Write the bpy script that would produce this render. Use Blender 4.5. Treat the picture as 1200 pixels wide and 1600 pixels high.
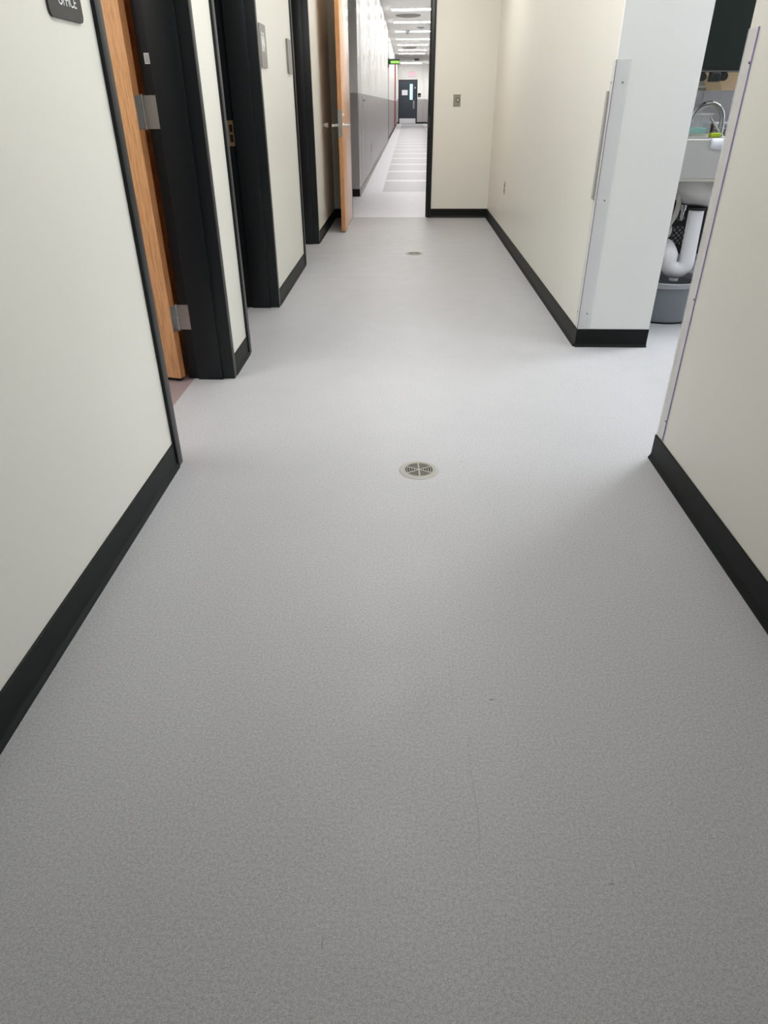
import bpy, bmesh, math, random
from mathutils import Vector, Matrix
for o in list(bpy.data.objects): bpy.data.objects.remove(o)
random.seed(4)
SC = bpy.context.scene
COL = SC.collection
# ------------------------------------------------------------------ camera
F, PITCH, YAW, ROLL, CAMH = 1045.99, 0.547930574, -0.0324757678, -0.00414549847, 1.25
cd = bpy.data.cameras.new('camera'); cam = bpy.data.objects.new('camera', cd); COL.objects.link(cam)
cy, sy, cp, sp = math.cos(YAW), math.sin(YAW), math.cos(PITCH), math.sin(PITCH)
fw = Vector((sy*cp, cy*cp, -sp)); rt = Vector((cy, -sy, 0)); up = rt.cross(fw)
r_ = rt*math.cos(ROLL) + up*math.sin(ROLL); u_ = -rt*math.sin(ROLL) + up*math.cos(ROLL)
cam.matrix_world = Matrix(((r_.x, u_.x, -fw.x, 0), (r_.y, u_.y, -fw.y, 0), (r_.z, u_.z, -fw.z, CAMH), (0, 0, 0, 1)))
cd.sensor_fit = 'HORIZONTAL'; cd.sensor_width = 36; cd.lens = F/1200*36
cd.clip_start = 0.02; cd.clip_end = 200
SC.camera = cam
# ------------------------------------------------------------------ world, exposure
w = bpy.data.worlds.new('world'); SC.world = w; w.use_nodes = True
w.node_tree.nodes['Background'].inputs[0].default_value = (.6, .7, .8, 1)
w.node_tree.nodes['Background'].inputs[1].default_value = 0.02
SC.view_settings.view_transform = 'Standard'; SC.view_settings.look = 'None'
SC.view_settings.gamma = 1; SC.view_settings.use_curve_mapping = False
SC.view_settings.exposure = -0.07
# lamp strengths (emission of the diffusers; second kitchen and office ones are added fill)
L_HALL, L_KITCHEN, L_CORRIDOR, L_OFFICE_FILL = (15.6, 7.8, 19.0, 8.2), (7.5, 50.0), (20.0, 21.0, 52.0), 27.0
WARM, COOL, NEUT = (1, .985, .95), (.93, .965, 1), (1, .985, .97)
# ------------------------------------------------------------------ materials
def mat(name, col, rough=.5, metal=0, spec=.5, coat=0, emit=None, estr=0, trans=0, alpha=1):
    m = bpy.data.materials.new(name); m.use_nodes = True
    b = m.node_tree.nodes['Principled BSDF']
    b.inputs['Base Color'].default_value = (*col, 1); b.inputs['Roughness'].default_value = rough
    b.inputs['Metallic'].default_value = metal; b.inputs['Specular IOR Level'].default_value = spec
    b.inputs['Coat Weight'].default_value = coat
    if emit: b.inputs['Emission Color'].default_value = (*emit, 1); b.inputs['Emission Strength'].default_value = estr
    b.inputs['Transmission Weight'].default_value = trans; b.inputs['Alpha'].default_value = alpha
    return m
def N(m, t, **k):
    n = m.node_tree.nodes.new(t)
    for a, v in k.items(): setattr(n, a, v)
    return n
def LK(m, a, b): m.node_tree.links.new(a, b)
def BS(m): return m.node_tree.nodes['Principled BSDF']
def coords(m, scale=(1, 1, 1)):
    g = N(m, 'ShaderNodeNewGeometry'); mp = N(m, 'ShaderNodeMapping'); LK(m, g.outputs['Position'], mp.inputs['Vector'])
    mp.inputs['Scale'].default_value = scale; return mp.outputs[0]
def noise(m, vec, scale, detail=2, rough=.5):
    n = N(m, 'ShaderNodeTexNoise'); n.inputs['Scale'].default_value = scale; n.inputs['Detail'].default_value = detail
    n.inputs['Roughness'].default_value = rough; LK(m, vec, n.inputs['Vector']); return n.outputs['Fac']
def ramp(m, fac, stops):
    r = N(m, 'ShaderNodeValToRGB'); e = r.color_ramp.elements
    while len(e) > 1: e.remove(e[0])
    e[0].position, e[0].color = stops[0][0], (*stops[0][1], 1)
    for p, c in stops[1:]:
        k = e.new(p); k.color = (*c, 1)
    LK(m, fac, r.inputs[0]); return r.outputs[0]
def bump(m, fac, strength, dist=.001):
    b = N(m, 'ShaderNodeBump'); b.inputs['Strength'].default_value = strength; b.inputs['Distance'].default_value = dist
    LK(m, fac, b.inputs['Height']); LK(m, b.outputs[0], BS(m).inputs['Normal'])
def math_(m, op, a, b=None):
    n = N(m, 'ShaderNodeMath', operation=op)
    for i, v in enumerate((a, b)):
        if v is None: continue
        if isinstance(v, (int, float)): n.inputs[i].default_value = v
        else: LK(m, v, n.inputs[i])
    return n.outputs[0]
def mixc(m, fac, a, b):
    n = N(m, 'ShaderNodeMix', data_type='RGBA')
    LK(m, fac, n.inputs[0])
    for i, v in ((6, a), (7, b)):
        if isinstance(v, tuple): n.inputs[i].default_value = (*v, 1)
        else: LK(m, v, n.inputs[i])
    return n.outputs[2]

def paint(name, col, rough=.4):
    m = mat(name, col, rough, spec=.45)
    v = coords(m); n = noise(m, v, 260, 3)
    bump(m, n, .12, .0006)
    c = noise(m, v, 1.3, 2)
    LK(m, ramp(m, c, [(.3, tuple(x*.985 for x in col)), (.7, tuple(min(1, x*1.01) for x in col))]), BS(m).inputs['Base Color'])
    return m
M_WALL = paint('cream_wall_paint', (.735, .73, .672), .36)
M_WHITE = paint('white_wall_paint', (.81, .82, .81), .42)
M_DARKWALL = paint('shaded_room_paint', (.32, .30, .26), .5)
# two tone corridor wall: a real paint line at 1.38 m
def two_tone():
    m = mat('two_tone_corridor_paint', (.8, .8, .78), .27, spec=.3)
    g = N(m, 'ShaderNodeNewGeometry'); s = N(m, 'ShaderNodeSeparateXYZ'); LK(m, g.outputs['Position'], s.inputs[0])
    f = math_(m, 'GREATER_THAN', s.outputs[2], 1.385)
    LK(m, mixc(m, f, (.40, .38, .375), (.88, .87, .845)), BS(m).inputs['Base Color'])
    n = noise(m, coords(m, (1, 1, .004)), 2.6, 4, .55); bump(m, n, 1, .12)
    return m
M_TWO = two_tone()
def floor_mat():
    m = mat('grey_speckled_sheet_floor', (.42, .42, .42), .5, spec=.42)
    v = coords(m)
    a = noise(m, v, 420, 2, .6); b = noise(m, v, 150, 2, .6); c = noise(m, v, 1.1, 3); d = noise(m, v, 7, 4)
    col = ramp(m, a, [(.30, (.285, .288, .297)), (.5, (.40, .403, .416)), (.70, (.50, .502, .518))])
    col2 = ramp(m, b, [(.35, (.86, .86, .86)), (.65, (1.08, 1.08, 1.08))])
    mm = N(m, 'ShaderNodeMix', data_type='RGBA', blend_type='MULTIPLY'); mm.inputs[0].default_value = 1
    LK(m, col, mm.inputs[6]); LK(m, col2, mm.inputs[7])
    col3 = ramp(m, c, [(.3, (.97, .965, .96)), (.7, (1.02, 1.02, 1.03))])
    m2 = N(m, 'ShaderNodeMix', data_type='RGBA', blend_type='MULTIPLY'); m2.inputs[0].default_value = 1
    LK(m, mm.outputs[2], m2.inputs[6]); LK(m, col3, m2.inputs[7])
    out = m2.outputs[2]
    # small scuffs and hair cracks, each at its own spot on the floor
    g = N(m, 'ShaderNodeNewGeometry'); s = N(m, 'ShaderNodeSeparateXYZ'); LK(m, g.outputs['Position'], s.inputs[0])
    wob = noise(m, v, 9, 3)
    for (x, y, hx, hy, st) in ((.40, .72, .007, .0020, .45), (.225, 1.17, .007, .002, .6), (-.63, 2.80, .007, .003, .4), (1.02, 3.6, .008, .004, .4),
                               (.158, .92, .0018, .16, .16), (.128, 1.22, .0016, .10, .14), (-.13, .60, .0022, .010, .3), (-.53, 2.62, .004, .002, .5), (.24, 2.45, .006, .003, .4)):
        dx = math_(m, 'DIVIDE', math_(m, 'SUBTRACT', s.outputs[0], x), hx)
        if hy > .05:
            dx = math_(m, 'ADD', dx, math_(m, 'MULTIPLY', math_(m, 'SUBTRACT', wob, .5), 14))
        dy = math_(m, 'DIVIDE', math_(m, 'SUBTRACT', s.outputs[1], y), hy)
        r2 = math_(m, 'ADD', math_(m, 'MULTIPLY', dx, dx), math_(m, 'MULTIPLY', dy, dy))
        f = math_(m, 'MULTIPLY', math_(m, 'LESS_THAN', r2, 1.0), st)
        out = mixc(m, f, out, (.10, .10, .09))
    LK(m, out, BS(m).inputs['Base Color'])
    LK(m, ramp(m, d, [(.3, (.44,)*3), (.7, (.54,)*3)]), BS(m).inputs['Roughness'])
    bump(m, noise(m, v, 300, 2), .30, .0009)
    return m
M_FLOOR = floor_mat()
def corridor_floor():
    m = mat('banded_corridor_floor', (.6, .6, .6), .42, spec=.32)
    g = N(m, 'ShaderNodeNewGeometry'); s = N(m, 'ShaderNodeSeparateXYZ'); LK(m, g.outputs['Position'], s.inputs[0])
    inx = math_(m, 'MULTIPLY', math_(m, 'GREATER_THAN', s.outputs[0], -.40), math_(m, 'LESS_THAN', s.outputs[0], 1.05))
    iny = math_(m, 'GREATER_THAN', s.outputs[1], 12.24)
    ph = math_(m, 'FRACT', math_(m, 'DIVIDE', math_(m, 'SUBTRACT', s.outputs[1], 12.24), 2.0109))
    band = math_(m, 'LESS_THAN', ph, .86)
    f = math_(m, 'MULTIPLY', math_(m, 'MULTIPLY', inx, iny), band)
    n = noise(m, coords(m), 6, 3)
    c = mixc(m, f, (.66, .64, .68), (.365, .36, .38))
    r = ramp(m, n, [(.3, (.96, .96, .96)), (.7, (1.03, 1.03, 1.03))])
    mm = N(m, 'ShaderNodeMix', data_type='RGBA', blend_type='MULTIPLY'); mm.inputs[0].default_value = 1
    LK(m, c, mm.inputs[6]); LK(m, r, mm.inputs[7]); LK(m, mm.outputs[2], BS(m).inputs['Base Color'])
    return m
M_CFLOOR = corridor_floor()
def wood(name, a, b, rough=.35, coat=.3):
    m = mat(name, a, rough, coat=coat); BS(m).inputs['Coat Roughness'].default_value = .2
    v = coords(m, (1, 1, .045))
    n = noise(m, v, 130, 4, .6); n2 = noise(m, v, 420, 2, .6)
    c1 = ramp(m, n, [(.35, b), (.48, a), (.62, tuple(min(1, x*1.12) for x in a))])
    c2 = ramp(m, n2, [(.38, (.80, .78, .75)), (.52, (1, 1, 1))])
    mm = N(m, 'ShaderNodeMix', data_type='RGBA', blend_type='MULTIPLY'); mm.inputs[0].default_value = .8
    LK(m, c1, mm.inputs[6]); LK(m, c2, mm.inputs[7]); LK(m, mm.outputs[2], BS(m).inputs['Base Color'])
    bump(m, n2, .15, .0005)
    return m
M_OAK = wood('oak_veneer', (.84, .455, .215), (.68, .34, .145), .3, .5)
M_OAKE = wood('oak_edge', (.46, .20, .075), (.34, .14, .05), .4, .1)
M_FRAME = mat('black_enamel_frame', (.009, .0115, .0135), .36, spec=.33)
M_BASE = mat('black_rubber_base', (.006, .0085, .008), .5, spec=.2)
M_GBASE = mat('grey_rubber_base', (.30, .275, .27), .45)
M_STEEL = mat('brushed_steel', (.50, .50, .50), .34, 1)
M_SINK = mat('satin_sink_steel', (.52, .51, .50), .42, .45)
M_SCREW = mat('dark_screw', (.10, .10, .11), .5)
M_DULL = mat('dull_steel', (.30, .31, .33), .42, 1)
M_CHROME = mat('chrome', (.36, .365, .38), .12, 1)
M_NICKEL = mat('satin_nickel', (.78, .77, .74), .3, .6)
M_BRASS = mat('dull_brass', (.42, .28, .15), .42, .85)
M_CLEAR = mat('clear_plastic_guard', (.86, .85, .88), .2, spec=.5, alpha=.26)
M_FILM = mat('purple_film', (.42, .35, .66), .35)
M_SIGN = mat('dark_grey_sign_plastic', (.04, .04, .036), .5, spec=.3)
M_SIGN2 = mat('grey_sign_plastic', (.22, .21, .20), .35)
M_TEXT = mat('white_lettering', (.85, .86, .88), .5)
M_PLATE = mat('tarnished_steel_plate', (.32, .31, .26), .4, .6)
M_DRAIN = mat('nickel_bronze_drain', (.30, .285, .245), .5, .2)
M_RIMD = mat('worn_drain_collar', (.33, .325, .31), .55)
M_BLACK = mat('matte_black', (.006, .006, .006), .7)
M_CEIL = paint('ceiling_paint', (.90, .895, .88), .7)
M_CLAD = mat('blue_glass_lit', (.35, .6, .75), .2, emit=(.42, .72, .92), estr=1.1)
def lamp(name, col, s): return mat(name, (.9, .9, .9), .5, emit=col, estr=s)
M_LH1, M_LH2, M_LH3, M_LH4 = (lamp('hall_diffuser', WARM, v) for v in L_HALL); M_LKIT, M_LKIT_FILL = (lamp('kitchen_and_fill_diffuser', COOL, v) for v in L_KITCHEN)
M_LCORN, M_LCOR, M_LCORF = (lamp('corridor_diffuser', NEUT, v) for v in L_CORRIDOR); M_LOFF_FILL = lamp('office_fill_diffuser', WARM, L_OFFICE_FILL)

# ------------------------------------------------------------------ mesh helpers
def box(bm, x0, x1, y0, y1, z0, z1, bev=0, rot=None):
    r = bmesh.ops.create_cube(bm, size=1)
    vs = r['verts']
    bmesh.ops.scale(bm, vec=(x1-x0, y1-y0, z1-z0), verts=vs)
    bmesh.ops.translate(bm, vec=((x0+x1)/2, (y0+y1)/2, (z0+z1)/2), verts=vs)
    if bev:
        es = list({e for v in vs for e in v.link_edges})
        r2 = bmesh.ops.bevel(bm, geom=es, offset=bev, segments=2, affect='EDGES', profile=.5)
        vs = list({v for f in r2['faces'] for v in f.verts} | {v for v in vs if v.is_valid})
    if rot: bmesh.ops.transform(bm, matrix=rot, verts=vs)
    return vs
def tube(bm, pts, rad, seg=12, cap=True):
    pts = [Vector(p) for p in pts]; rads = rad if isinstance(rad, (list, tuple)) else [rad]*len(pts)
    rings = []; prev = None
    for i, p in enumerate(pts):
        t = (pts[min(i+1, len(pts)-1)] - pts[max(i-1, 0)]).normalized()
        if prev is None:
            a = t.orthogonal().normalized()
        else:
            a = (prev - t*prev.dot(t)).normalized()
        prev = a; b = t.cross(a)
        rings.append([bm.verts.new(p + (a*math.cos(k*2*math.pi/seg) + b*math.sin(k*2*math.pi/seg))*rads[i]) for k in range(seg)])
    for q in range(len(rings)-1):
        for k in range(seg):
            bm.faces.new((rings[q][k], rings[q][(k+1) % seg], rings[q+1][(k+1) % seg], rings[q+1][k]))
    if cap: bm.faces.new(rings[0][::-1]); bm.faces.new(rings[-1])
def arc(c, r, a0, a1, n, ax='XZ'):
    out = []
    for i in range(n+1):
        a = math.radians(a0 + (a1-a0)*i/n); u, v = r*math.cos(a), r*math.sin(a)
        out.append((c[0]+u, c[1], c[2]+v) if ax == 'XZ' else ((c[0], c[1]+u, c[2]+v) if ax == 'YZ' else (c[0]+u, c[1]+v, c[2])))
    return out
def lathe(bm, cx, cy_, prof, seg=40, sx=1, sy_=1):
    rings = []
    for r, z in prof:
        rings.append([bm.verts.new((cx+r*sx*math.cos(2*math.pi*k/seg), cy_+r*sy_*math.sin(2*math.pi*k/seg), z)) for k in range(seg)])
    for q in range(len(rings)-1):
        for k in range(seg):
            bm.faces.new((rings[q][k], rings[q][(k+1) % seg], rings[q+1][(k+1) % seg], rings[q+1][k]))
    return rings
def prism(bm, poly, f0, f1):
    """poly: list of 2D points; f0,f1: functions mapping a 2D point to the two end positions"""
    a = [bm.verts.new(f0(p)) for p in poly]; b = [bm.verts.new(f1(p)) for p in poly]
    bm.faces.new(a); bm.faces.new(b[::-1])
    for i in range(len(poly)):
        j = (i+1) % len(poly); bm.faces.new((a[j], a[i], b[i], b[j]))
def rrect(w_, h_, r, n=5):
    out = []
    for cx, cy_, a0 in ((w_/2-r, h_/2-r, 0), (-w_/2+r, h_/2-r, 90), (-w_/2+r, -h_/2+r, 180), (w_/2-r, -h_/2+r, 270)):
        for i in range(n+1):
            a = math.radians(a0 + 90*i/n); out.append((cx + r*math.cos(a), cy_ + r*math.sin(a)))
    return out
def tag(o, label=None, cat=None, group=None, kind=None):
    if label: o['label'] = label
    if cat: o['category'] = cat
    if group: o['group'] = group
    if kind: o['kind'] = kind
def wloc(o):
    v = Vector(o.location)
    while o.parent: o = o.parent; v += Vector(o.location)
    return v
def obj(name, bm, m, parent=None, smooth=None, org=None):
    bmesh.ops.recalc_face_normals(bm, faces=bm.faces)
    me = bpy.data.meshes.new(name)
    if org is None and parent is None:
        xs = [v.co.x for v in bm.verts]; ys = [v.co.y for v in bm.verts]; zs = [v.co.z for v in bm.verts]
        org = Vector(((min(xs)+max(xs))/2, (min(ys)+max(ys))/2, min(zs)))
    if parent is not None: org = Vector((0, 0, 0)); base = wloc(parent)
    else: org = Vector(org); base = org
    bmesh.ops.translate(bm, vec=-base, verts=bm.verts)
    bm.to_mesh(me); bm.free()
    me.materials.append(m)
    o = bpy.data.objects.new(name, me); COL.objects.link(o)
    if parent is not None: o.parent = parent
    else: o.location = org
    if smooth:
        for p in me.polygons: p.use_smooth = True
        try: me.set_sharp_from_angle(angle=math.radians(smooth))
        except Exception: pass
    return o
def empty(name, loc, label=None, cat=None, group=None, kind=None):
    o = bpy.data.objects.new(name, None); COL.objects.link(o); o.location = loc; o.empty_display_size = .05
    tag(o, label, cat, group, kind); return o
def B(*boxes, bev=0):
    bm = bmesh.new()
    for b in boxes: box(bm, *b, bev=bev)
    return bm
def struct(name, bm, m, label, cat, smooth=None):
    o = obj(name, bm, m, smooth=smooth); tag(o, label, cat, kind='structure'); return o
def copy_tree(o, parent=None):
    c = o.copy(); COL.objects.link(c)
    if parent is not None: c.parent = parent
    for ch in list(o.children): copy_tree(ch, c)
    return c
def text_mesh(s, size):
    cu = bpy.data.curves.new('txt', 'FONT'); cu.body = s; cu.size = size; cu.extrude = .0008; cu.align_x = 'CENTER'
    o = bpy.data.objects.new('txt', cu); COL.objects.link(o)
    dg = bpy.context.evaluated_depsgraph_get(); dg.update()
    me = bpy.data.meshes.new_from_object(o.evaluated_get(dg))
    bm = bmesh.new(); bm.from_mesh(me)
    bpy.data.objects.remove(o); bpy.data.curves.remove(cu); bpy.data.meshes.remove(me)
    return bm

# ------------------------------------------------------------------ dimensions
XL, XR = -.915, 1.023
YF = 9.297          # wall with the doorway at the end of the hall
HZ = 2.90           # hall ceiling
DH = 2.44           # door openings
XLI = -1.142        # room side of the left wall frames
D1 = (2.425, 3.392); D2 = (3.845, 4.850); D3 = (6.37, 7.395)
YC0, YC1 = 2.50, 3.985   # kitchen opening in the right wall
CZ = 3.53           # corridor ceiling
CX0, CX1, CY0, CY1 = -.735, 1.40, 11.58, 55.6
BH = .105           # base height
T = .05             # frame face

# ------------------------------------------------------------------ floors
struct('floor', B((-.935, 4.5, -2.6, 9.33, -.1, 0), (-1.119, -.935, -2.6, 9.33, -.1, 0)), M_FLOOR, 'grey speckled sheet floor of the hallway and kitchen', 'floor')
struct('floor', B((-2.6, CX1+.12, 9.33, CY1+.1, -.1, 0)), M_CFLOOR, 'pale corridor floor with darker grey cross bands', 'floor')
M_OFLOOR = mat('mauve_office_floor', (.26, .20, .20), .5)
struct('floor', B((-4.2, -1.119, -2.6, 9.33, -.1, 0)), M_OFLOOR, 'mauve brown floor inside the office doorway', 'floor')
# ------------------------------------------------------------------ walls
WI = -1.135
segs = [(-2.6, D1[0]-T), (D1[1]+T, D2[0]-T), (D2[1]+T, D3[0]-T), (D3[1]+T, YF)]
bxs = [(WI, XL, a, b, 0, HZ) for a, b in segs] + [(WI, XL, a-T, b+T, DH+T, HZ) for a, b in (D1, D2, D3)]
struct('wall_left', B(*bxs), M_WALL, 'cream painted left hallway wall with three doorways', 'wall')
struct('wall_right', B((XR, XR+.12, -2.6, YC0, 0, HZ)), M_WALL, 'cream painted near right wall ending at the kitchen opening', 'wall')
# column stub: cream on the hall side, white towards the opening
struct('wall_right', B((XR, XR+.12, YC1+.02, YF, 0, HZ)), M_WALL, 'cream right wall beyond the kitchen opening', 'wall')
struct('wall_kitchen', B((XR, 1.441, YC1, YC1+.02, 0, HZ), (XR+.12, 1.441, YC1+.02, YC1+.16, 0, HZ)), M_WHITE, 'white end face of the right wall beside the kitchen', 'wall')
HX0, HX1 = -.706, .259     # end doorway opening
struct('wall_back', B((WI, HX0-T, YF, YF+.14, 0, CZ), (HX1+T, 1.6, YF, YF+.14, 0, CZ), (HX0-T, HX1+T, YF, YF+.14, DH+T, CZ)), M_WALL, 'cream end wall of the hallway around the doorway', 'wall')
struct('wall_front', B((-4.2, 4.6, -2.7, -2.6, 0, HZ)), M_WALL, 'cream wall behind the viewer', 'wall')
struct('ceiling', B((-4.2, 4.6, -2.6, YF, HZ, HZ+.1)), M_CEIL, 'white hallway ceiling', 'ceiling')
# side rooms
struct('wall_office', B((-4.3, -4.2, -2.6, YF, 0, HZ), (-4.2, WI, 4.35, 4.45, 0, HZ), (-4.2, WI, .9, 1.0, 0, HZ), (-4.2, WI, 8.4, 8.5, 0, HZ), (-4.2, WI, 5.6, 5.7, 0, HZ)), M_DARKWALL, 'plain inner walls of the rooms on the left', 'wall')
# kitchen walls
struct('wall_kitchen', B((XR+.12, 4.5, 5.42, 5.52, 0, HZ)), M_WHITE, 'white kitchen wall behind the sink', 'wall')
struct('wall_kitchen', B((4.5, 4.6, -2.6, 5.52, 0, HZ)), M_WHITE, 'white outer wall of the kitchen', 'wall')
M_PANEL = mat('lilac_grey_wall_panel', (.74, .74, .80), .35)
o = struct('wall_panel', B((1.16, 2.003, 5.408, 5.42, .9, 1.46), (2.013, 2.9, 5.408, 5.42, .9, 1.46)), M_PANEL, 'lilac grey splash panels with a pale seam behind the faucet', 'wall panel')
struct('trim_3', B((2.003, 2.013, 5.405, 5.42, .9, 1.46)), M_WHITE, 'thin white joint strip between the lilac grey splash panels', 'trim')
# corridor
struct('wall_corridor', B((CX0-.14, CX0, CY0, 29.6, 0, CZ), (-2.6, CX0-.14, CY0, CY0+.12, 0, CZ), (CX0-.16, CX0-.02, 29.6, CY1, 0, CZ), (-2.72, -2.6, YF+.14, CY0+.12, 0, CZ)), M_TWO, 'corridor left wall, white above and grey below', 'wall')
struct('wall_corridor', B((CX1, CX1+.12, YF+.14, CY1, 0, CZ)), M_TWO, 'corridor right wall, white above and grey below', 'wall')
EZ = 1.50
def two_tone_end():
    m = M_TWO.copy(); m.name = 'two_tone_end_paint'
    for n in m.node_tree.nodes:
        if n.type == 'MATH' and n.operation == 'GREATER_THAN': n.inputs[1].default_value = EZ
    return m
FD0, FD1, FDH = -.665, .66, 2.66      # far door incl. frame
struct('wall_corridor', B((CX0-.16, FD0, CY1, CY1+.12, 0, CZ), (FD1, CX1+.12, CY1, CY1+.12, 0, CZ), (FD0, FD1, CY1, CY1+.12, FDH, CZ)), two_tone_end(), 'far end wall of the corridor around the dark door', 'wall')
struct('ceiling', B((-2.72, CX1+.12, YF+.14, CY1+.12, CZ, CZ+.1)), M_CEIL, 'pale corridor ceiling with rows of lights', 'ceiling')

# ------------------------------------------------------------------ baseboards (cove base with a toe)
def base_x(name, x, s, y0, y1, m, label):      # runs along Y on a wall at x; s = +1 faces +X
    pr = [(0, 0), (.016, 0), (.0155, .004), (.008, .016), (.0055, .024), (.0055, BH-.003), (.0035, BH), (0, BH)]
    bm = bmesh.new(); prism(bm, pr, lambda p: (x+s*p[0], y0, p[1]), lambda p: (x+s*p[0], y1, p[1]))
    struct(name, bm, m, label, 'baseboard')
def base_y(name, y, s, x0, x1, m, label):
    pr = [(0, 0), (.016, 0), (.0155, .004), (.008, .016), (.0055, .024), (.0055, BH-.003), (.0035, BH), (0, BH)]
    bm = bmesh.new(); prism(bm, pr, lambda p: (x0, y+s*p[0], p[1]), lambda p: (x1, y+s*p[0], p[1]))
    struct(name, bm, m, label, 'baseboard')
labs = ['black rubber base along the near left wall before the office door', 'short black rubber base between the office door and the second doorway',
        'black rubber base on the left wall below the grey restroom signs', 'black rubber base on the left wall behind the open oak door']
for (a, b), lb in zip(segs, labs): base_x('baseboard_left', XL, 1, a, b, M_BASE, lb)
base_x('baseboard_right', XR, -1, -2.6, YC0+.006, M_BASE, 'black rubber base along the near right wall')
base_y('baseboard_right', YC0, 1, XR-.006, XR+.12, M_BASE, 'black rubber base around the near right wall corner')
base_x('baseboard_right', XR, -1, YC1, YF, M_BASE, 'black rubber base along the right wall beyond the kitchen')
base_y('baseboard_right', YC1, -1, XR-.0055, 1.441, M_BASE, 'black rubber base on the white wall end beside the kitchen')
base_y('baseboard_back', YF, -1, HX1+T, XR, M_BASE, 'black rubber base on the end wall right of the doorway')
base_y('baseboard_back', YF, -1, XL, HX0-T, M_BASE, 'black rubber base on the end wall behind the oak door')
base_x('baseboard_corridor', CX0, 1, CY0, 29.6, M_GBASE, 'grey rubber base along the corridor left wall')
base_x('baseboard_corridor', CX0-.02, 1, 29.6, CY1, M_BASE, 'dark base along the far stretch of the corridor left wall')
base_y('baseboard_corridor', CY0, -1, -2.6, CX0, M_BASE, 'black base on the wall end past the oak door')
base_x('baseboard_corridor', CX1, -1, YF+.14, CY1, M_BASE, 'black base along the corridor right wall')
base_y('baseboard_corridor', CY1, -1, CX0, FD0, M_BASE, 'black base left of the far dark door')
base_y('baseboard_corridor', CY1, -1, FD1, CX1, M_BASE, 'black base right of the far dark door')
struct('trim_1', B((CX0-.02, CX0+.012, 29.56, 29.63, 0, CZ)), mat('grey_joint_cover', (.14, .135, .13), .5), 'thin dark vertical joint cover on the corridor left wall', 'trim')
struct('trim_2', B((CX0-.02, CX0+.03, 44.5, 44.8, .1, CZ-.35)), mat('red_paint_strip', (.42, .03, .05), .45), 'red vertical strip on the corridor left wall near the far door', 'trim')

# ------------------------------------------------------------------ doors
def left_frame(parent, d):
    y0, y1 = d; bm = bmesh.new()
    box(bm, XLI, XL+.013, y1, y1+T, 0, DH, .0015); box(bm, XLI, XL+.013, y0-T, y0, 0, DH, .0015)
    box(bm, XLI, XL+.013, y0-T, y1+T, DH, DH+T, .0015)
    a, b = -1.092, -.963
    box(bm, a, b, y1-.016, y1, 0, DH, .0015); box(bm, a, b, y0, y0+.016, 0, DH, .0015); box(bm, a, b, y0, y1, DH-.016, DH, .0015)
    return obj('door_frame', bm, M_FRAME, parent, smooth=30)
def hinge_bm(py, px, z0, z1, dv, nv):
    """frame leaf on the rabbet, knuckle at the pivot, door leaf on the door edge"""
    bm = bmesh.new()
    box(bm, px+.004, -1.094, py-.0025, py+.001, z0, z1)
    n = 5; h = (z1-z0)/n
    for k in range(n): tube(bm, [(px, py-.006, z0+k*h+.0008), (px, py-.006, z0+(k+1)*h-.0008)], .0065, 12)
    tube(bm, [(px, py-.006, z1), (px, py-.006, z1+.004)], .0075, 12); tube(bm, [(px, py-.006, z0-.004), (px, py-.006, z0)], .0075, 12)
    for dx, dz in ((.018, .02), (.045, .02), (.018, .107), (.045, .107), (.045, .055), (.045, .075)):
        tube(bm, [(px+dx, py-.004, z0+dz), (px+dx, py-.002, z0+dz)], .004, 10)
    P = Vector((px-.004, py-.012, 0))
    R = Matrix(((-dv.x, nv.x, 0), (-dv.y, nv.y, 0), (0, 0, 1))).to_4x4()
    R.translation = P
    box(bm, -.0005, .0025, .000, .041, z0, z1, rot=R)
    return bm
A = math.radians(14)
dv = Vector((-math.cos(A), math.sin(A), 0)); nv = Vector((-math.sin(A), -math.cos(A), 0))
door1 = empty('door_1', (XL, (D1[0]+D1[1])/2, 0), 'black framed office doorway with its oak door swung inward', 'door', kind='structure')
left_frame(door1, D1)
P0 = Vector((-1.163, D1[1]-.011, 0))
bm = bmesh.new()
R = Matrix(((dv.x, nv.x, 0), (dv.y, nv.y, 0), (0, 0, 1))).to_4x4(); R.translation = P0
box(bm, 0, .91, 0, .0445, .018, 2.42, .0015, rot=R)
leaf1 = obj('door_leaf', bm, M_OAK, door1, smooth=30)
bm = bmesh.new(); box(bm, -.0008, .0002, .001, .0435, .019, 2.419, rot=R)
obj('edge_band', bm, M_OAKE, leaf1)
bm = bmesh.new(); box(bm, .01, .90, .008, .036, .002, .020, rot=R)
obj('bottom_strip', bm, M_BLACK, leaf1)  # black strip along the lower edge of the leaf
for z0, z1 in ((1.157, 1.284), (.263, .387), (2.10, 2.227)):
    h = obj('hinge', hinge_bm(D1[1], -1.158, z0, z1, dv, nv), M_STEEL, leaf1, smooth=40)
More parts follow.
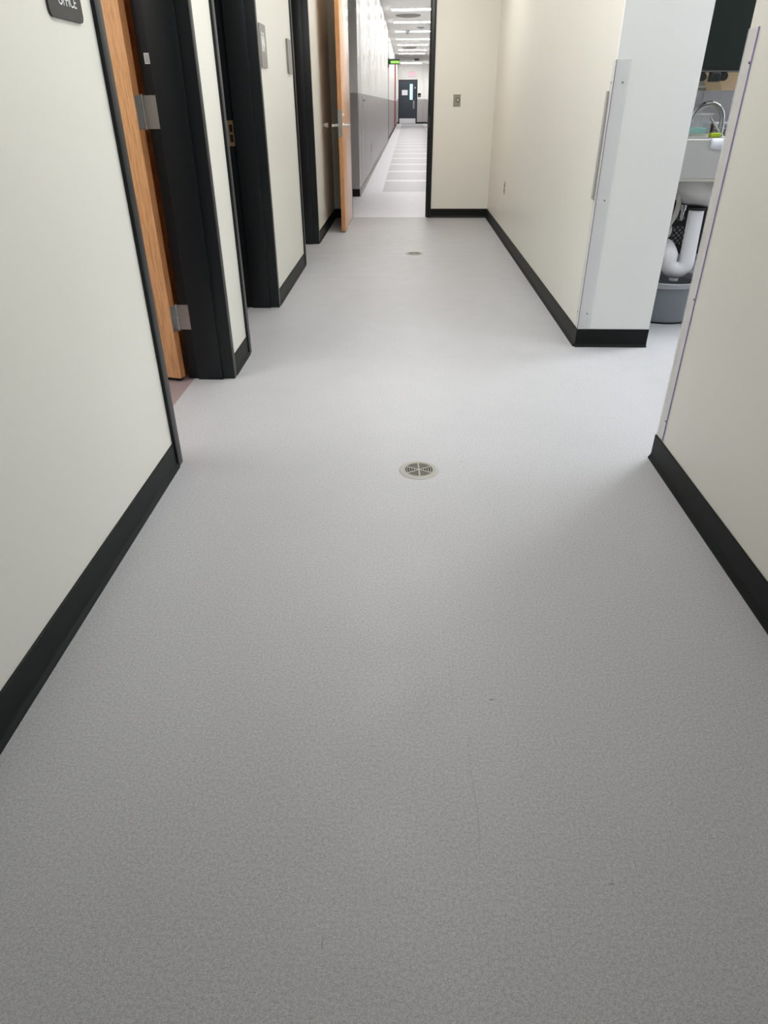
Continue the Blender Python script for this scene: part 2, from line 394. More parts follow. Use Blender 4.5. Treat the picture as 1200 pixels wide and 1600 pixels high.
# white sticker on the jamb
st = obj('sticker', B((-1.119, -1.097, D1[1]-.0012, D1[1]+.0002, 1.397, 1.436)), mat('white_sticker', (.85, .86, .88), .5), door1)
bm = bmesh.new()
for k in range(6): box(bm, -1.115, -1.101, D1[1]-.0018, D1[1]-.001, 1.402+k*.005, 1.4035+k*.005)
obj('barcode', bm, mat('sticker_print', (.2, .2, .22), .5), st)
door2 = empty('door_2', (XL, (D2[0]+D2[1])/2, 0), 'black framed second doorway on the left with a brass strike plate', 'door', kind='structure')
left_frame(door2, D2)
def strike(d, z0, z1):
    bm = bmesh.new(); y = d[1]; xa, xb = -1.139, -1.099; yy0, yy1 = y-.0025, y
    zm = (z0+z1)/2
    box(bm, xa, xa+.011, yy0, yy1, z0, z1); box(bm, xb-.009, xb, yy0, yy1, z0, z1)
    for a, b in ((z0, z0+.022), (zm-.006, zm+.006), (z1-.022, z1)): box(bm, xa+.011, xb-.009, yy0, yy1, a, b)
    return bm
obj('strike_plate', strike(D2, 1.02, 1.162), M_BRASS, door2)
door3 = empty('door_3', (XL, (D3[0]+D3[1])/2, 0), 'black framed third doorway on the left past the restroom signs', 'door', kind='structure')
left_frame(door3, D3)
# closed dark door leaves deep inside the dim rooms: leaf swung in, hinged on the near jamb
for dd, d in ((door2, D2), (door3, D3)):
    obj('door_leaf', B((-2.06, -1.15, d[0]-.035, d[0]+.010, .01, 2.42), bev=.0015), M_OAK, dd)
# end doorway
door4 = empty('door_4', ((HX0+HX1)/2, YF, 0), 'black framed doorway at the hallway end with open oak door', 'door', kind='structure')
bm = bmesh.new()
for a, b in ((HX0-T, HX0), (HX1, HX1+T)): box(bm, a, b, YF-.013, YF+.153, 0, DH, .0015)
box(bm, HX0-T, HX1+T, YF-.013, YF+.153, DH, DH+T, .0015)
box(bm, HX1-.016, HX1, YF+.045, YF+.10, 0, DH); box(bm, HX0, HX0+.016, YF+.045, YF+.10, 0, DH)
obj('door_frame', bm, M_FRAME, door4, smooth=30)
obj('strike_plate', B((HX1-.002, HX1+.0005, YF+.005, YF+.04, 1.0, 1.12)), M_STEEL, door4)
LX0, LX1, LY0, LY1 = -.730, -.686, 8.13, 9.275
leaf4 = obj('door_leaf', B((LX0, LX1, LY0, LY1, .012, 2.42), bev=.0015), M_OAK, door4, smooth=30)
obj('edge_band', B((LX0+.001, LX1-.001, LY0-.0007, LY0+.0002, .013, 2.419)), wood('oak_edge_light', (.55, .27, .11), (.42, .19, .075), .4, .1), leaf4)
bm = B((LX0-.001, LX1-.005, LY0-.003, LY0, .945, 1.20), bev=.001)
lk = obj('lock_case_front', bm, M_STEEL, leaf4)
bm = B((LX0+.014, LX1-.016, LY0-.010, LY0-.002, 1.035, 1.06), (LX0+.014, LX1-.016, LY0-.006, LY0-.002, 1.10, 1.125))
obj('latch', bm, M_STEEL, lk)
for s, x in ((1, LX1), (-1, LX0)):
    bm = bmesh.new(); z = 1.052
    tube(bm, [(x, LY0+.07, z), (x+s*.008, LY0+.07, z)], .026, 20)
    tube(bm, [(x+s*.004, LY0+.07, z), (x+s*.062, LY0+.07, z)], .013, 12)
    tube(bm, [(x+s*.062, LY0+.058, z), (x+s*.064, LY0+.11, z), (x+s*.060, LY0+.19, z)], [.014, .012, .011], 12)
    obj('lever_handle', bm, M_NICKEL, leaf4, smooth=40)
bm = bmesh.new(); tube(bm, [(LX1, LY0+.07, 1.145), (LX1+.014, LY0+.07, 1.145)], .017, 20)
obj('lock_cylinder', bm, M_NICKEL, leaf4, smooth=40)
# far dark door
door5 = empty('door_5', (0, CY1, 0), 'dark door with a narrow lit pane at the corridor end', 'door', kind='structure')
bm = bmesh.new()
for a, b in ((FD0, FD0+.055), (FD1-.055, FD1)): box(bm, a, b, CY1-.03, CY1+.12, 0, FDH-.055)
box(bm, FD0, FD1, CY1-.03, CY1+.12, FDH-.055, FDH)
obj('door_frame', bm, M_FRAME, door5)
M_FDOOR = mat('charcoal_door_paint', (.022, .030, .042), .4)
leaf5 = obj('door_leaf', B((FD0+.055, FD1-.055, CY1, CY1+.05, .01, FDH-.055)), M_FDOOR, door5)
obj('window_pane', B((.13, .335, CY1-.008, CY1+.002, 1.47, 2.40)), M_CLAD, leaf5)
obj('notice', B((-.425, -.02, CY1-.008, CY1, 1.74, 2.05)), mat('white_paper', (.72, .71, .74), .6), leaf5)
obj('kick_plate', B((FD0+.08, FD1-.10, CY1-.008, CY1, .02, .33)), mat('bright_kick_plate', (.72, .72, .74), .35, .3), leaf5)
bm = B((.37, .47, CY1-.01, CY1, .93, 1.42)); tube(bm, [(.42, CY1-.01, 1.0), (.42, CY1-.06, 1.02), (.42, CY1-.06, 1.33), (.42, CY1-.01, 1.35)], .02, 10)
obj('pull_handle', bm, mat('satin_pull', (.35, .32, .30), .4, .6), leaf5)
bm = bmesh.new(); tube(bm, [(.50, CY1, 2.18), (.50, CY1-.04, 2.18)], .05, 14)
obj('lock_knob', bm, M_STEEL, leaf5)

# ------------------------------------------------------------------ wall fittings
def sign_plate(name, y0, y1, z0, z1, r, m, th=.006, x=XL):
    root = empty(name, (x, (y0+y1)/2, z0))
    pl = rrect(y1-y0, z1-z0, r); yc, zc = (y0+y1)/2, (z0+z1)/2
    bm = bmesh.new(); prism(bm, pl, lambda p: (x, yc+p[0], zc+p[1]), lambda p: (x+th, yc+p[0], zc+p[1]))
    obj('plate', bm, m, root)
    return root
sg = sign_plate('office_sign', 2.082, 2.290, 1.443, 1.70, .018, M_SIGN)
tag(sg, 'dark grey OFFICE door sign with white letters on the near left wall', 'sign')
tb = text_mesh('OFFICE', .037)
Rt = Matrix(((0, 0, 1, XL+.0062), (.95, 0, 0, 2.199), (0, 1, 0, 1.4735), (0, 0, 0, 1)))
bmesh.ops.transform(tb, matrix=Rt, verts=tb.verts)
obj('lettering', tb, M_TEXT, sg)
sg = sign_plate('restroom_sign', 4.975, 5.175, 1.447, 1.672, .012, M_SIGN2, .008)
tag(sg, 'grey restroom sign with white figures, beside the second doorway', 'sign')
bm = bmesh.new(); x = XL+.008
for yc, sk in ((5.035, 0), (5.095, 1)):          # plain standing figures
    tube(bm, [(x-.0005, yc, 1.622), (x+.0015, yc, 1.622)], .009, 14)
    poly = [(-.012, .040), (.012, .040), (.019, 0), (.012, 0), (.010, -.008), (.010, -.04), (.002, -.04), (.002, -.008), (-.002, -.008), (-.002, -.04), (-.010, -.04), (-.010, -.008), (-.012, 0), (-.019, 0)]
    if sk: poly = [(-.010, .040), (.010, .040), (.022, -.012), (.008, -.012), (.008, -.04), (.002, -.04), (.002, -.012), (-.002, -.012), (-.002, -.04), (-.008, -.04), (-.008, -.012), (-.022, -.012)]
    prism(bm, poly, lambda p: (x-.0005, yc+p[0], 1.570+p[1]), lambda p: (x+.0012, yc+p[0], 1.570+p[1]))
box(bm, x-.0005, x+.001, 5.063, 5.067, 1.53, 1.62)
obj('pictogram', bm, M_TEXT, sg)
bm = bmesh.new()
for k in range(9):
    for q in range(2): box(bm, x-.0005, x+.001, 5.03+k*.010, 5.034+k*.010, 1.492+q*.008, 1.495+q*.008)
obj('braille', bm, mat('pale_sign_dots', (.5, .49, .48), .4), sg)
sg = sign_plate('restroom_sign', 6.045, 6.235, 1.447, 1.666, .012, M_SIGN2, .014)
tag(sg, 'narrow looking grey wall sign next to the third doorway, farther of two', 'sign')
bm = bmesh.new(); x = XL+.014
for k in range(10): box(bm, x-.0005, x+.0008, 6.09+k*.010, 6.094+k*.010, 1.515, 1.518)
obj('braille', bm, mat('faint_sign_dots', (.36, .34, .33), .4), sg)
# door bumper on the left wall
bp = empty('door_bumper', (XL, 8.38, 1.05), 'small round steel bumper on the left wall behind the oak door', 'door stop')
bm = bmesh.new(); tube(bm, [(XL, 8.38, 1.05), (XL+.006, 8.38, 1.05)], .03, 24); obj('backplate', bm, M_STEEL, bp, smooth=40)
bm = bmesh.new(); tube(bm, [(XL+.006, 8.38, 1.05), (XL+.02, 8.38, 1.05), (XL+.05, 8.38, 1.05), (XL+.058, 8.38, 1.05)], [.016, .020, .026, .018], 24)
obj('knob', bm, M_NICKEL, bp, smooth=40)
# key switch on the end wall
ks = empty('key_switch', (.578, YF, 1.216), 'small steel key switch plate on the end wall', 'switch')
obj('plate', B((.536, .621, YF-.004, YF, 1.216, 1.338), bev=.0015), M_PLATE, ks)
bm = bmesh.new(); tube(bm, [(.588, YF-.004, 1.283), (.588, YF-.014, 1.283)], .013, 20); obj('lock_cylinder', bm, mat('pale_cylinder', (.55, .55, .48), .3, .5), ks, smooth=40)
bm = bmesh.new(); tube(bm, [(.588, YF-.0045, 1.283), (.588, YF-.006, 1.283)], .026, 20)
for z in (1.228, 1.326): tube(bm, [(.578, YF-.006, z), (.578, YF-.003, z)], .004, 10)
obj('collar', bm, mat('dark_collar', (.16, .16, .13), .4, .5), ks, smooth=40)
# outlet on the right wall
ot = empty('power_outlet', (XR, 7.77, .432), 'beige wall outlet low on the right wall near the far corner', 'outlet')
obj('plate', B((XR-.005, XR, 7.735, 7.805, .432, .552), bev=.001), mat('beige_plate', (.42, .40, .33), .4), ot)
bm = bmesh.new()
for z in (.468, .516):
    box(bm, XR-.0075, XR-.004, 7.754, 7.786, z-.014, z+.014, .001)
obj('socket', bm, mat('dark_socket', (.06, .055, .05), .5), ot)
# corner guards
g = empty('corner_guard', (XR, YC1, .109), 'clear plastic corner guard screwed to the white wall end by the kitchen', 'corner guard')
obj('front_wing', B((XR-.003, XR+.069, YC1-.003, YC1-.0002, .109, 1.430)), M_CLEAR, g)
obj('side_wing', B((XR-.003, XR-.0002, YC1, YC1+.062, .109, 1.430)), M_CLEAR, g)
obj('edge_bead', B((XR-.0045, XR-.002, YC1-.0045, YC1-.002, .109, 1.430)), mat('violet_grey_edge', (.09, .08, .12), .3), g)
obj('raised_tab', B((XR-.014, XR-.003, YC1+.050, YC1+.075, .80, 1.30), bev=.002), mat('grey_tab', (.42, .41, .41), .45), g)
def screw(bm, p, axis):
    p = Vector(p); a = Vector(axis); tube(bm, [p, p+a*.0025], [.0042, .003], 10)
for z in (1.335, .80, .196):
    bm = bmesh.new(); screw(bm, (XR+.042, YC1-.003, z), (0, -1, 0)); obj('screw', bm, M_SCREW, g)
    bm = bmesh.new(); screw(bm, (XR-.003, YC1+.040, z), (-1, 0, 0)); obj('screw', bm, M_SCREW, g)
g = empty('corner_guard', (XR, YC0, .12), 'clear corner guard with a purple film edge on the near right wall', 'corner guard')
obj('side_wing', B((XR-.0025, XR-.0002, YC0-.066, YC0+.001, .109, 1.438)), M_CLEAR, g)
obj('front_wing', B((XR-.003, XR+.066, YC0+.0002, YC0+.003, .109, 1.438)), M_CLEAR, g)
obj('film_edge', B((XR-.0045, XR-.0002, YC0-.0678, YC0-.066, .109, 1.438)), M_FILM, g)
for z in (1.35, .655, .19):
    bm = bmesh.new(); screw(bm, (XR-.0025, YC0-.058, z), (-1, 0, 0)); obj('screw', bm, M_SCREW, g)

# ------------------------------------------------------------------ floor drains
def drain():
    root = empty('floor_drain', (.063, 2.371, 0))
    cx, cy_ = .063, 2.371
    bm = bmesh.new(); lathe(bm, cx, cy_, [(.0665, .0005), (.0665, .0030), (.070, .0034), (.080, .0006), (.080, -.004)], 56)
    obj('collar', bm, M_RIMD, root, smooth=40)
    bm = bmesh.new(); lathe(bm, cx, cy_, [(.0655, -.001), (.0655, .0008), (.0001, .0008)], 48)
    obj('hole_shade', bm, M_BLACK, root)  # flat black disc, the shade of the open drain hole put into colour
    bm = bmesh.new()
    def ring(r0, r1, z0=.0027, z1=.0034):
        n = 56
        for k in range(n):
            a0, a1 = 2*math.pi*k/n, 2*math.pi*(k+1)/n
            v = [bm.verts.new((cx+r*math.cos(a), cy_+r*math.sin(a), z)) for z in (z0, z1) for r, a in ((r0, a0), (r1, a0), (r1, a1), (r0, a1))]
            for f in ((4, 5, 6, 7), (0, 3, 2, 1), (1, 2, 6, 5), (0, 4, 7, 3)): bm.faces.new([v[i] for i in f])
    ring(.0545, .0665)
    for r in (.0480, .0382, .0284, .0186): ring(r-.0015, r+.0015)
    ring(.0, .0085)
    for k in range(6):
        a = math.radians(33 + 60*k)
        R = Matrix.Translation((cx, cy_, 0)) @ Matrix.Rotation(a, 4, 'Z')
        box(bm, .004, .058, -.0028, .0028, .0027, .0036, rot=R)
    obj('grate', bm, M_DRAIN, root)
    return root
dr = drain(); tag(dr, 'round slotted metal floor drain in the middle of the hallway, the nearer one', 'floor drain')
d2 = copy_tree(dr); d2.location = (.082, 6.885, 0); tag(d2, 'distant floor drain in the hallway, in front of the end doorway', 'floor drain')
d2.scale = (1.1, 1.1, 1.2)

# ------------------------------------------------------------------ ceiling lights
def panel_light(x, y, z, wx, wy, m, label, group=None):
    r = empty('ceiling_light', (x, y, z-.02), label, 'ceiling light', group)
    bm = bmesh.new(); t = .02
    for b in ((x-wx/2-t, x+wx/2+t, y-wy/2-t, y-wy/2), (x-wx/2-t, x+wx/2+t, y+wy/2, y+wy/2+t), (x-wx/2-t, x-wx/2, y-wy/2, y+wy/2), (x+wx/2, x+wx/2+t, y-wy/2, y+wy/2)):
        box(bm, *b, z-.02, z)
    obj('frame', bm, mat('white_metal_trim', (.8, .8, .8), .5) if 'white_metal_trim' not in bpy.data.materials else bpy.data.materials['white_metal_trim'], r)
    obj('diffuser', B((x-wx/2, x+wx/2, y-wy/2, y+wy/2, z-.012, z-.002)), m, r)
    return r
panel_light(.05, 7.8, HZ, .6, 1.2, M_LH1, 'flat ceiling light before the end doorway')
panel_light(.05, 5.8, HZ, .6, 1.2, M_LH2, 'dim flat ceiling light above the restroom signs')
panel_light(.05, 3.9, HZ, .6, 1.2, M_LH3, 'bright flat ceiling light over the hallway by the kitchen opening')
panel_light(.05, 1.9, HZ, .6, 1.2, M_LH4, 'dim flat ceiling light just before the nearer floor drain')
panel_light(2.3, 3.2, HZ, 1.2, 1.2, M_LKIT, 'large flat ceiling light inside the kitchen')
panel_light(3.3, 4.75, HZ, 1.2, .6, M_LKIT_FILL, 'added fill light panel on the ceiling by the kitchen sink wall')  # unseen panel, added to brighten the splash panels and sink
panel_light(-2.6, 2.0, HZ, .6, 1.2, M_LOFF_FILL, 'added fill light panel on the office ceiling')  # unseen panel, added to brighten the face of the open oak door
# corridor lights, a row; visible ones from 23.4 m on
c0 = None
pos = [23.55-3.40*k for k in (3, 2, 1)] + [23.55, 27.0, 30.35, 33.8, 36.95, 40.35, 43.3, 46.6, 53.0]
for i, y in enumerate(pos):
    if i == 10: continue
    if c0 is None:
        c0 = panel_light(.19, y, CZ, 1.36, .50, M_LCORN, 'white ceiling light strip in the corridor ceiling row', 'corridor ceiling lights'); r = c0
    else:
        r = copy_tree(c0); r.location.y = y
    k = i-3
    if k == 0:
        for ch in r.children:
            if ch.name.startswith('diffuser'): ch.data = ch.data.copy(); ch.data.materials[0] = M_LCOR; lit = ch.data
    elif k > 0:
        for ch in r.children:
            if ch.name.startswith('diffuser'): ch.data = lit if i < 11 else lit.copy()
            if i >= 11 and ch.name.startswith('diffuser'): ch.data.materials[0] = M_LCORF
    if k < 0: r['label'] = 'corridor ceiling light %s, out of sight above the door head' % ('just past the doorway', 'second past the doorway', 'third past the doorway')[i]
    else: r['label'] = '%s bright strip light on the corridor ceiling' % ('nearest', 'second nearest', 'third nearest', 'fourth nearest', 'fourth farthest', 'third farthest', 'second farthest', 'x', 'farthest')[k]
# small ceiling fittings
M_FIT = mat('grey_fitting', (.30, .29, .28), .6)
def disc_fitting(name, x, y, r, h, label, cat, m=M_FIT):
    bm = bmesh.new(); lathe(bm, x, y, [(r, CZ), (r*.95, CZ-h*.6), (r*.6, CZ-h), (.001, CZ-h)], 24)
    o = obj(name, bm, m, smooth=40, org=(x, y, CZ)); tag(o, label, cat); return o
disc_fitting('ceiling_diffuser', -.02, 25.1, .38, .05, 'round grey air diffuser behind the nearest strip light', 'air diffuser')
disc_fitting('smoke_detector', -.04, 29.9, .10, .13, 'smoke detector hanging before the third strip light', 'smoke detector', mat('white_detector', (.75, .75, .74), .5))
disc_fitting('ceiling_speaker', .42, 29.0, .14, .03, 'small round ceiling speaker behind the second strip light', 'speaker')
disc_fitting('ceiling_diffuser', .03, 38.7, .36, .05, 'round air diffuser between the middle corridor lights', 'air diffuser')
disc_fitting('sprinkler_head', .51, 48.5, .16, .10, 'small grey fitting just before the farthest strip light', 'sprinkler')
# EXIT sign over the far door
ex = empty('exit_sign', (.22, CY1, 2.86), 'pale wall sign with pink EXIT letters above the far door', 'exit sign')
obj('housing', B((.02, .50, CY1-.05, CY1, 2.84, 3.13), bev=.008), mat('pale_pink_housing', (.78, .66, .70), .4), ex)
tb = text_mesh('EXIT', .26)
bmesh.ops.transform(tb, matrix=Matrix(((.8, 0, 0, .26), (0, 0, 1, CY1-.052), (0, 1, 0, 2.895), (0, 0, 0, 1))), verts=tb.verts)
obj('lettering', tb, mat('pink_letters', (.9, .35, .5), .4, emit=(1, .42, .60), estr=.8), ex)
# green projecting sign
gs = empty('projecting_sign', (CX0, 29.3, 2.46), 'green sign in a dark frame projecting from the corridor left wall', 'sign')
obj('wall_plate', B((CX0-.01, CX0+.03, 29.10, 29.38, 2.36, 2.64)), M_BLACK, gs)
obj('frame', B((CX0+.03, CX0+.42, 29.20, 29.25, 2.46, 2.62)), mat('dark_green_frame', (.02, .05, .03), .5), gs)
obj('panel', B((CX0+.09, CX0+.42, 29.19, 29.26, 2.485, 2.575)), mat('green_lit_panel', (.2, .5, .05), .4, emit=(.20, .50, .04), estr=.5), gs)
bm = bmesh.new()
box(bm, CX0+.10, CX0+.40, 29.185, 29.19, 2.508, 2.516)
for k, a in enumerate((.11, .155, .20, .245, .30, .345)):
    box(bm, CX0+a, CX0+a+.03, 29.185, 29.19, 2.505, 2.552)
obj('lettering', bm, mat('pale_green_print', (.5, .8, .3), .4, emit=(.45, .85, .25), estr=.5), gs)
# corridor wall items
cs = empty('switch_plate', (CX0, 12.78, 1.20), 'steel switch plate on the corridor left wall', 'switch')
obj('plate', B((CX0, CX0+.006, 12.70, 12.86, 1.19, 1.345)), M_DULL, cs)
bm = bmesh.new(); tube(bm, [(CX0+.006, 12.78, 1.30), (CX0+.04, 12.78, 1.30)], .020, 14); obj('knob', bm, M_CHROME, cs, smooth=40)
o = obj('power_outlet', B((CX0, CX0+.006, 15.5, 15.62, .40, .54)), M_GBASE); tag(o, 'small grey outlet plate low on the corridor left wall', 'outlet')
cr = empty('card_reader', (.79, CY1, 1.64), 'small black card reader right of the far door', 'card reader')
obj('body', B((.70, .915, CY1-.05, CY1, 1.63, 1.86), bev=.01), M_BLACK, cr)
obj('keypad', B((.74, .875, CY1-.054, CY1-.05, 1.67, 1.72)), M_GBASE, cr)
o = obj('junction_box', B((CX1-.06, CX1, 46.0, 46.9, 1.45, 2.2), bev=.01), M_GBASE); tag(o, 'grey box on the corridor right wall near the end', 'wall box')

# ------------------------------------------------------------------ kitchen
# waste bin
bm = bmesh.new(); bx_, by_ = 1.735, 4.672
sxx, syy = 1.0, 1.0
lathe(bm, bx_, by_, [(.001, .004), (.195, .004), (.205, .012), (.222, .232), (.222, .232), (.214, .232), (.200, .018), (.001, .018)], 48)
wb = empty('waste_bin', (bx_, by_, 0), 'grey plastic waste bin on the floor under the kitchen sink', 'bin')
M_BIN = mat('grey_bin_plastic', (.175, .19, .215), .38)
obj('body', bm, M_BIN, wb, smooth=40)
bm = bmesh.new(); lathe(bm, bx_, by_, [(.213, .252), (.213, .228), (.228, .226), (.234, .232), (.234, .256), (.228, .262), (.216, .260), (.213, .252)], 48)
obj('rim', bm, mat('light_bin_rim', (.30, .31, .33), .38), wb, smooth=40)
bm = bmesh.new(); lathe(bm, bx_, by_, [(.19, 0), (.204, .0), (.206, .008), (.19, .008)], 48); obj('foot_ring', bm, M_BLACK, wb)
# sink
SY0, SY1, ST, SB = 4.45, 5.405, 1.068, .862
sink = empty('kitchen_sink', (2.0, 4.9, 0), 'stainless steel apron sink seen past the white wall end', 'sink')
bm = bmesh.new()
SX0, SX1 = 1.30, 2.75; ox0, ox1, oy0, oy1 = 1.40, 2.10, 4.50, 4.71
box(bm, SX0, SX1, SY0, SY0+.02, SB, ST, .004)
box(bm, SX0, SX1, SY0+.018, SY0+.05, ST-.014, ST, .002); box(bm, SX0, SX1, oy1, SY1, ST-.014, ST); box(bm, SX0, ox0, oy0, oy1, ST-.014, ST); box(bm, ox1, SX1, oy0, oy1, ST-.014, ST)
box(bm, SX0, SX0+.015, SY0+.02, SY1, SB, ST-.014); box(bm, SX1-.015, SX1, SY0+.02, SY1, SB, ST-.014)
obj('apron', bm, M_SINK, sink)
obj('apron_lip', B((SX0, SX1, SY0-.004, SY0+.03, SB-.012, SB)), mat('pale_lip', (.55, .53, .48), .4, .4), sink)
bm = bmesh.new()
cxb, cyb = 1.93, 4.68
lathe(bm, cxb, cyb, [(.25, SB+.02), (.25, .84), (.262, .80), (.255, .765), (.22, .72), (.17, .700), (.05, .694), (.001, .694)], 48, 1.0, .75)
obj('bowl', bm, M_SINK, sink, smooth=60)
# drain pipe with white sleeve
dp = empty('drain_pipe', (1.812, 4.64, .26), 'white covered drain pipe and trap below the sink bowl', 'drain pipe')
M_PIPE = mat('white_pipe_cover', (.72, .72, .75), .45)
py = 4.60
bm = bmesh.new(); tube(bm, [(1.808, py, .688), (1.811, py, .55), (1.815, py, .385)] + arc((1.757, py, .375), .058, 0, -180, 14) + [(1.698, py, .41)] + [(1.698, py+.03*k, .41+.032*math.sin(k*.5)) for k in (1, 2, 3)] + [(1.698, 5.40, .44)], [.045, .046, .048] + [.050]*15 + [.052] + [.050]*3 + [.045], 20)
obj('trap_cover', bm, M_PIPE, dp, smooth=60)
bm = bmesh.new(); tube(bm, [(1.757, py, .270), (1.757, py, .252)], [.030, .027], 18); obj('cleanout_cap', bm, M_PIPE, dp, smooth=40)
bm = bmesh.new(); tube(bm, [(1.808, py, .6925), (1.808, py, .676)], .052, 20); obj('collar', bm, M_BLACK, dp, smooth=40)
bm = bmesh.new(); tube(bm, [(1.60, py+.13, .545), (1.715, py+.13, .530)], .038, 18); obj('branch_pipe', bm, M_PIPE, dp, smooth=40)
# supply hose and stop valve
bm = bmesh.new(); tube(bm, [(1.698, 4.64, .765), (1.706, 4.64, .70), (1.698, 4.64, .64), (1.674, 4.64, .59), (1.63, 4.64, .565)], .016, 12)
o = obj('supply_hose', bm, mat('grey_hose', (.42, .40, .37), .45), smooth=60); tag(o, 'curved light grey hose hanging left of the drain pipe', 'hose')
bm = bmesh.new(); tube(bm, [(1.772, 4.72, .685), (1.766, 4.72, .60)], .012, 12); tube(bm, [(1.768, 4.72, .66), (1.768, 4.72, .69)], .019, 12); tube(bm, [(1.745, 4.72, .61), (1.79, 4.72, .61)], .009, 10)
o = obj('stop_valve', bm, M_CHROME, smooth=40); tag(o, 'small chrome stop valve beside the white drain pipe', 'valve')
# storage under the sink
bm = B((1.66, 2.30, 4.97, 5.33, 0, .31), bev=.01); bx = empty('storage_box', (1.98, 5.15, 0), 'pale lidded storage box on the floor behind the bin', 'storage box')
obj('body', bm, mat('pale_box', (.5, .5, .53), .4), bx)
obj('lid', B((1.64, 2.32, 4.95, 5.35, .31, .345), bev=.006), mat('lid_grey', (.34, .35, .38), .4), bx)
ct = empty('milk_crate', (1.98, 5.15, .345), 'black lattice milk crate on the storage box under the sink', 'crate')
bm = bmesh.new(); cx0, cx1, cy0, cy1, cz0, cz1 = 1.80, 2.16, 4.99, 5.33, .346, .655
for y in (cy0, cy1-.008):
    box(bm, cx0, cx1, y, y+.008, cz0, .405); box(bm, cx0, cx1, y, y+.008, .525, cz1)
    box(bm, cx0, cx0+.03, y, y+.008, .405, .525); box(bm, 1.935, cx1, y, y+.008, .405, .525)
for x in (cx0, cx1-.008): box(bm, x, x+.008, cy0, cy1, cz0, cz1)
box(bm, cx0-.006, cx1+.006, cy0-.006, cy0, .60, .615)
obj('shell', bm, M_BLACK, ct)
bm = bmesh.new()
for k in range(-3, 8):
    for s in (1, -1):
        a = Vector((1.80+.034*k, cy0+.004, .405)); d = Vector((s*.12, 0, .12))
        if s < 0: a.x += .02
        t0 = [t for t in (0, 1)]
        p, q_ = a, a+d
        # clip to the opening
        lo, hi = 1.825, 1.94
        def cl(p, q_):
            if p.x > q_.x: p, q_ = q_, p
            if q_.x <= lo or p.x >= hi: return None
            v = q_-p
            ta = max(0, (lo-p.x)/v.x); tb_ = min(1, (hi-p.x)/v.x)
            return p+v*ta, p+v*tb_
        r = cl(p, q_)
        if r and (r[0]-r[1]).length > .01: tube(bm, [r[0], r[1]], .0038, 6)
obj('lattice', bm, M_BLACK, ct)
o = obj('white_bag', B((1.815, 2.14, 5.03, 5.31, .356, .60), bev=.03), mat('white_bag', (.75, .75, .78), .5)); tag(o, 'white bag showing through the black crate lattice', 'bag')
# faucet
fc = empty('faucet', (1.905, 4.78, ST), 'chrome gooseneck faucet standing behind the sink bowl', 'faucet')
bm = bmesh.new(); fy = 4.78; tube(bm, [(1.915, fy, ST+.07), (1.914, fy, 1.155)] + [(1.822+.092*math.cos(math.radians(a)), fy, 1.155+.088*math.sin(math.radians(a))) for a in range(10, 165, 12)] + [(1.727, fy, 1.165), (1.724, fy, 1.15)], .0150, 14)
obj('spout', bm, M_CHROME, fc, smooth=60)
bm = bmesh.new(); tube(bm, [(1.918, fy, ST), (1.918, fy, ST+.01), (1.918, fy, ST+.012), (1.916, fy, ST+.075)], [.026, .026, .018, .0165], 18); obj('body', bm, M_CHROME, fc, smooth=50)
bm = bmesh.new(); tube(bm, [(1.905, fy-.01, 1.095), (1.870, fy-.03, 1.125), (1.828, fy-.035, 1.168)], [.0075, .006, .005], 10); obj('handle', bm, M_DULL, fc, smooth=50)
# clear tub with teal contents
tubx = empty('plastic_tub', (1.72, 4.86, ST), 'clear plastic tub with teal contents on the sink deck', 'tub')
M_TUB = mat('clear_tub', (.80, .80, .84), .12, alpha=.16)
bm = bmesh.new(); a0, a1, b0, b1 = 1.60, 1.868, 4.82, 4.99
for b in ((a0, a1, b0, b0+.003, ST, 1.188), (a0, a1, b1-.003, b1, ST, 1.188), (a0, a0+.003, b0, b1, ST, 1.188), (a1-.003, a1, b0, b1, ST, 1.188)): box(bm, *b)
obj('wall', bm, M_TUB, tubx)
obj('rim', B((a0-.004, a1+.004, b0-.004, b0+.003, 1.184, 1.191), (a0-.004, a1+.004, b1-.003, b1+.004, 1.184, 1.191), (a1-.003, a1+.004, b0, b1, 1.184, 1.191)), mat('white_rim', (.85, .85, .87), .4), tubx)
obj('contents', B((a0+.006, a1-.02, b0+.006, b1-.006, ST+.016, 1.113), bev=.006), mat('teal_cloth', (.08, .46, .40), .6), tubx)
obj('base_layer', B((a0+.006, a1-.01, b0+.006, b1-.006, ST+.002, ST+.016)), mat('olive_layer', (.30, .33, .22), .6), tubx)
o = obj('sponge', B((1.835, 1.895, 4.70, 4.745, ST, ST+.022), bev=.003), mat('lime_sponge', (.36, .48, .02), .8)); tag(o, 'lime green sponge beside the faucet', 'sponge')
bm = bmesh.new(); n = 10
prof = [(4.446, 1.022), (4.445, 1.05), (4.446, 1.0695), (4.455, 1.0715), (4.50, 1.0715)]
for i in range(n):
    for j in range(len(prof)-1):
        xa, xb = 1.745+.155*i/n, 1.745+.155*(i+1)/n
        f = lambda t, q: (t, prof[q][0]-.0015*math.sin(t*90)-.0012, prof[q][1]-(.02*(t-1.745)/.155 if q == 0 else 0))
        bm.faces.new([bm.verts.new(f(t, q)) for t, q in ((xa, j), (xb, j), (xb, j+1), (xa, j+1))])
bmesh.ops.remove_doubles(bm, verts=bm.verts, dist=.0002)
o = obj('dish_cloth', bm, mat('pale_lilac_cloth', (.70, .71, .78), .7), smooth=80); tag(o, 'pale lilac dish cloth folded over the sink front edge', 'cloth')
sm = o.modifiers.new('s', 'SOLIDIFY'); sm.thickness = .002
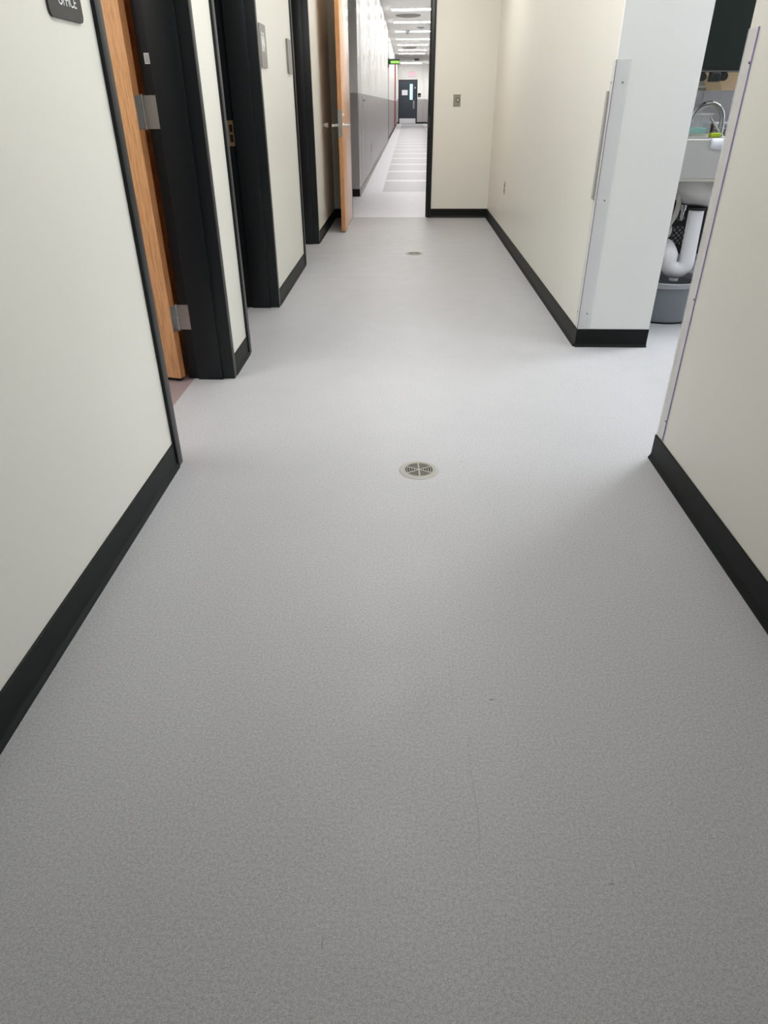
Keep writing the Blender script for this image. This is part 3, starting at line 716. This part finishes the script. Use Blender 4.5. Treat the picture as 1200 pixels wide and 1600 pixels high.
# rack behind the faucet
rk = empty('dish_rack', (2.15, 5.22, ST), 'low dark slatted rack with a white top rail behind the faucet', 'rack')
bm = bmesh.new()
for z in (1.072, 1.090, 1.108): box(bm, 2.00, 2.42, 5.12, 5.128, z, z+.008)
for x in (2.0, 2.41): box(bm, x, x+.008, 5.12, 5.30, ST, 1.13)
obj('slats', bm, mat('brown_slats', (.16, .12, .12), .4), rk)
obj('top_rail', B((1.99, 2.43, 5.112, 5.132, 1.130, 1.139)), M_TEXT, rk)
o = obj('scouring_block', B((1.965, 2.01, 4.80, 4.84, ST, ST+.03), bev=.003), M_BLACK); tag(o, 'small black block on the sink deck right of the faucet', 'block')
# wall cabinet and box
wc = empty('kitchen_cabinet', (2.0, 5.1, 1.33), 'light grey wall cabinet above the lilac splash panels', 'cabinet')
obj('body', B((1.16, 2.9, 5.01, 5.407, 1.330, 2.3)), mat('grey_laminate', (.36, .36, .35), .5), wc)
obj('bottom_panel', B((1.16, 2.9, 5.012, 5.407, 1.318, 1.330)), mat('brown_panel', (.26, .22, .20), .5), wc)
obj('door_edge', B((1.16, 2.9, 5.002, 5.01, 1.326, 1.338)), mat('cream_edge', (.62, .60, .55), .5), wc)
M_CARD = mat('tan_cardboard', (.58, .42, .26), .7)
bm = bmesh.new()
prism(bm, [(1.823, 1.420), (1.825, 1.385), (1.865, 1.312), (1.965, 1.312), (1.945, 1.42)], lambda p: (p[0], 4.76, p[1]), lambda p: (p[0], 5.001, p[1]))
o = obj('cardboard_box', bm, M_CARD); tag(o, 'tan cardboard box showing below the dark screen', 'box')
# display
ds = empty('display_screen', (2.0, 4.6, 1.40), 'large black display screen above the sink', 'display')
M_SCR = mat('black_screen_glass', (.012, .018, .016), .22); M_CAS = mat('black_casing', (.008, .009, .009), .4)
obj('casing', B((1.45, 2.00, 4.60, 4.66, 1.396, 2.05), bev=.004), M_CAS, ds)
obj('screen', B((1.47, 1.98, 4.598, 4.601, 1.415, 2.03)), M_SCR, ds)
obj('lower_edge', B((1.45, 2.00, 4.597, 4.602, 1.398, 1.4015)), M_DULL, ds)
for x, w_, z in ((1.683, .020, 1.373), (1.80, .022, 1.375)):
    bm = bmesh.new(); tube(bm, [(x, 4.605, z), (x, 4.65, z)], w_, 18); tube(bm, [(x, 4.628, z), (x, 4.628, 1.40)], .012, 10); obj('knob', bm, M_CAS, ds, smooth=40)
obj('sensor_block', B((1.725, 1.78, 4.60, 4.65, 1.348, 1.397), bev=.006), M_CAS, ds)
obj('bracket', B((1.7, 1.8, 4.66, 5.00, 1.6, 1.75)), M_CAS, ds)
bpy.context.view_layer.update()
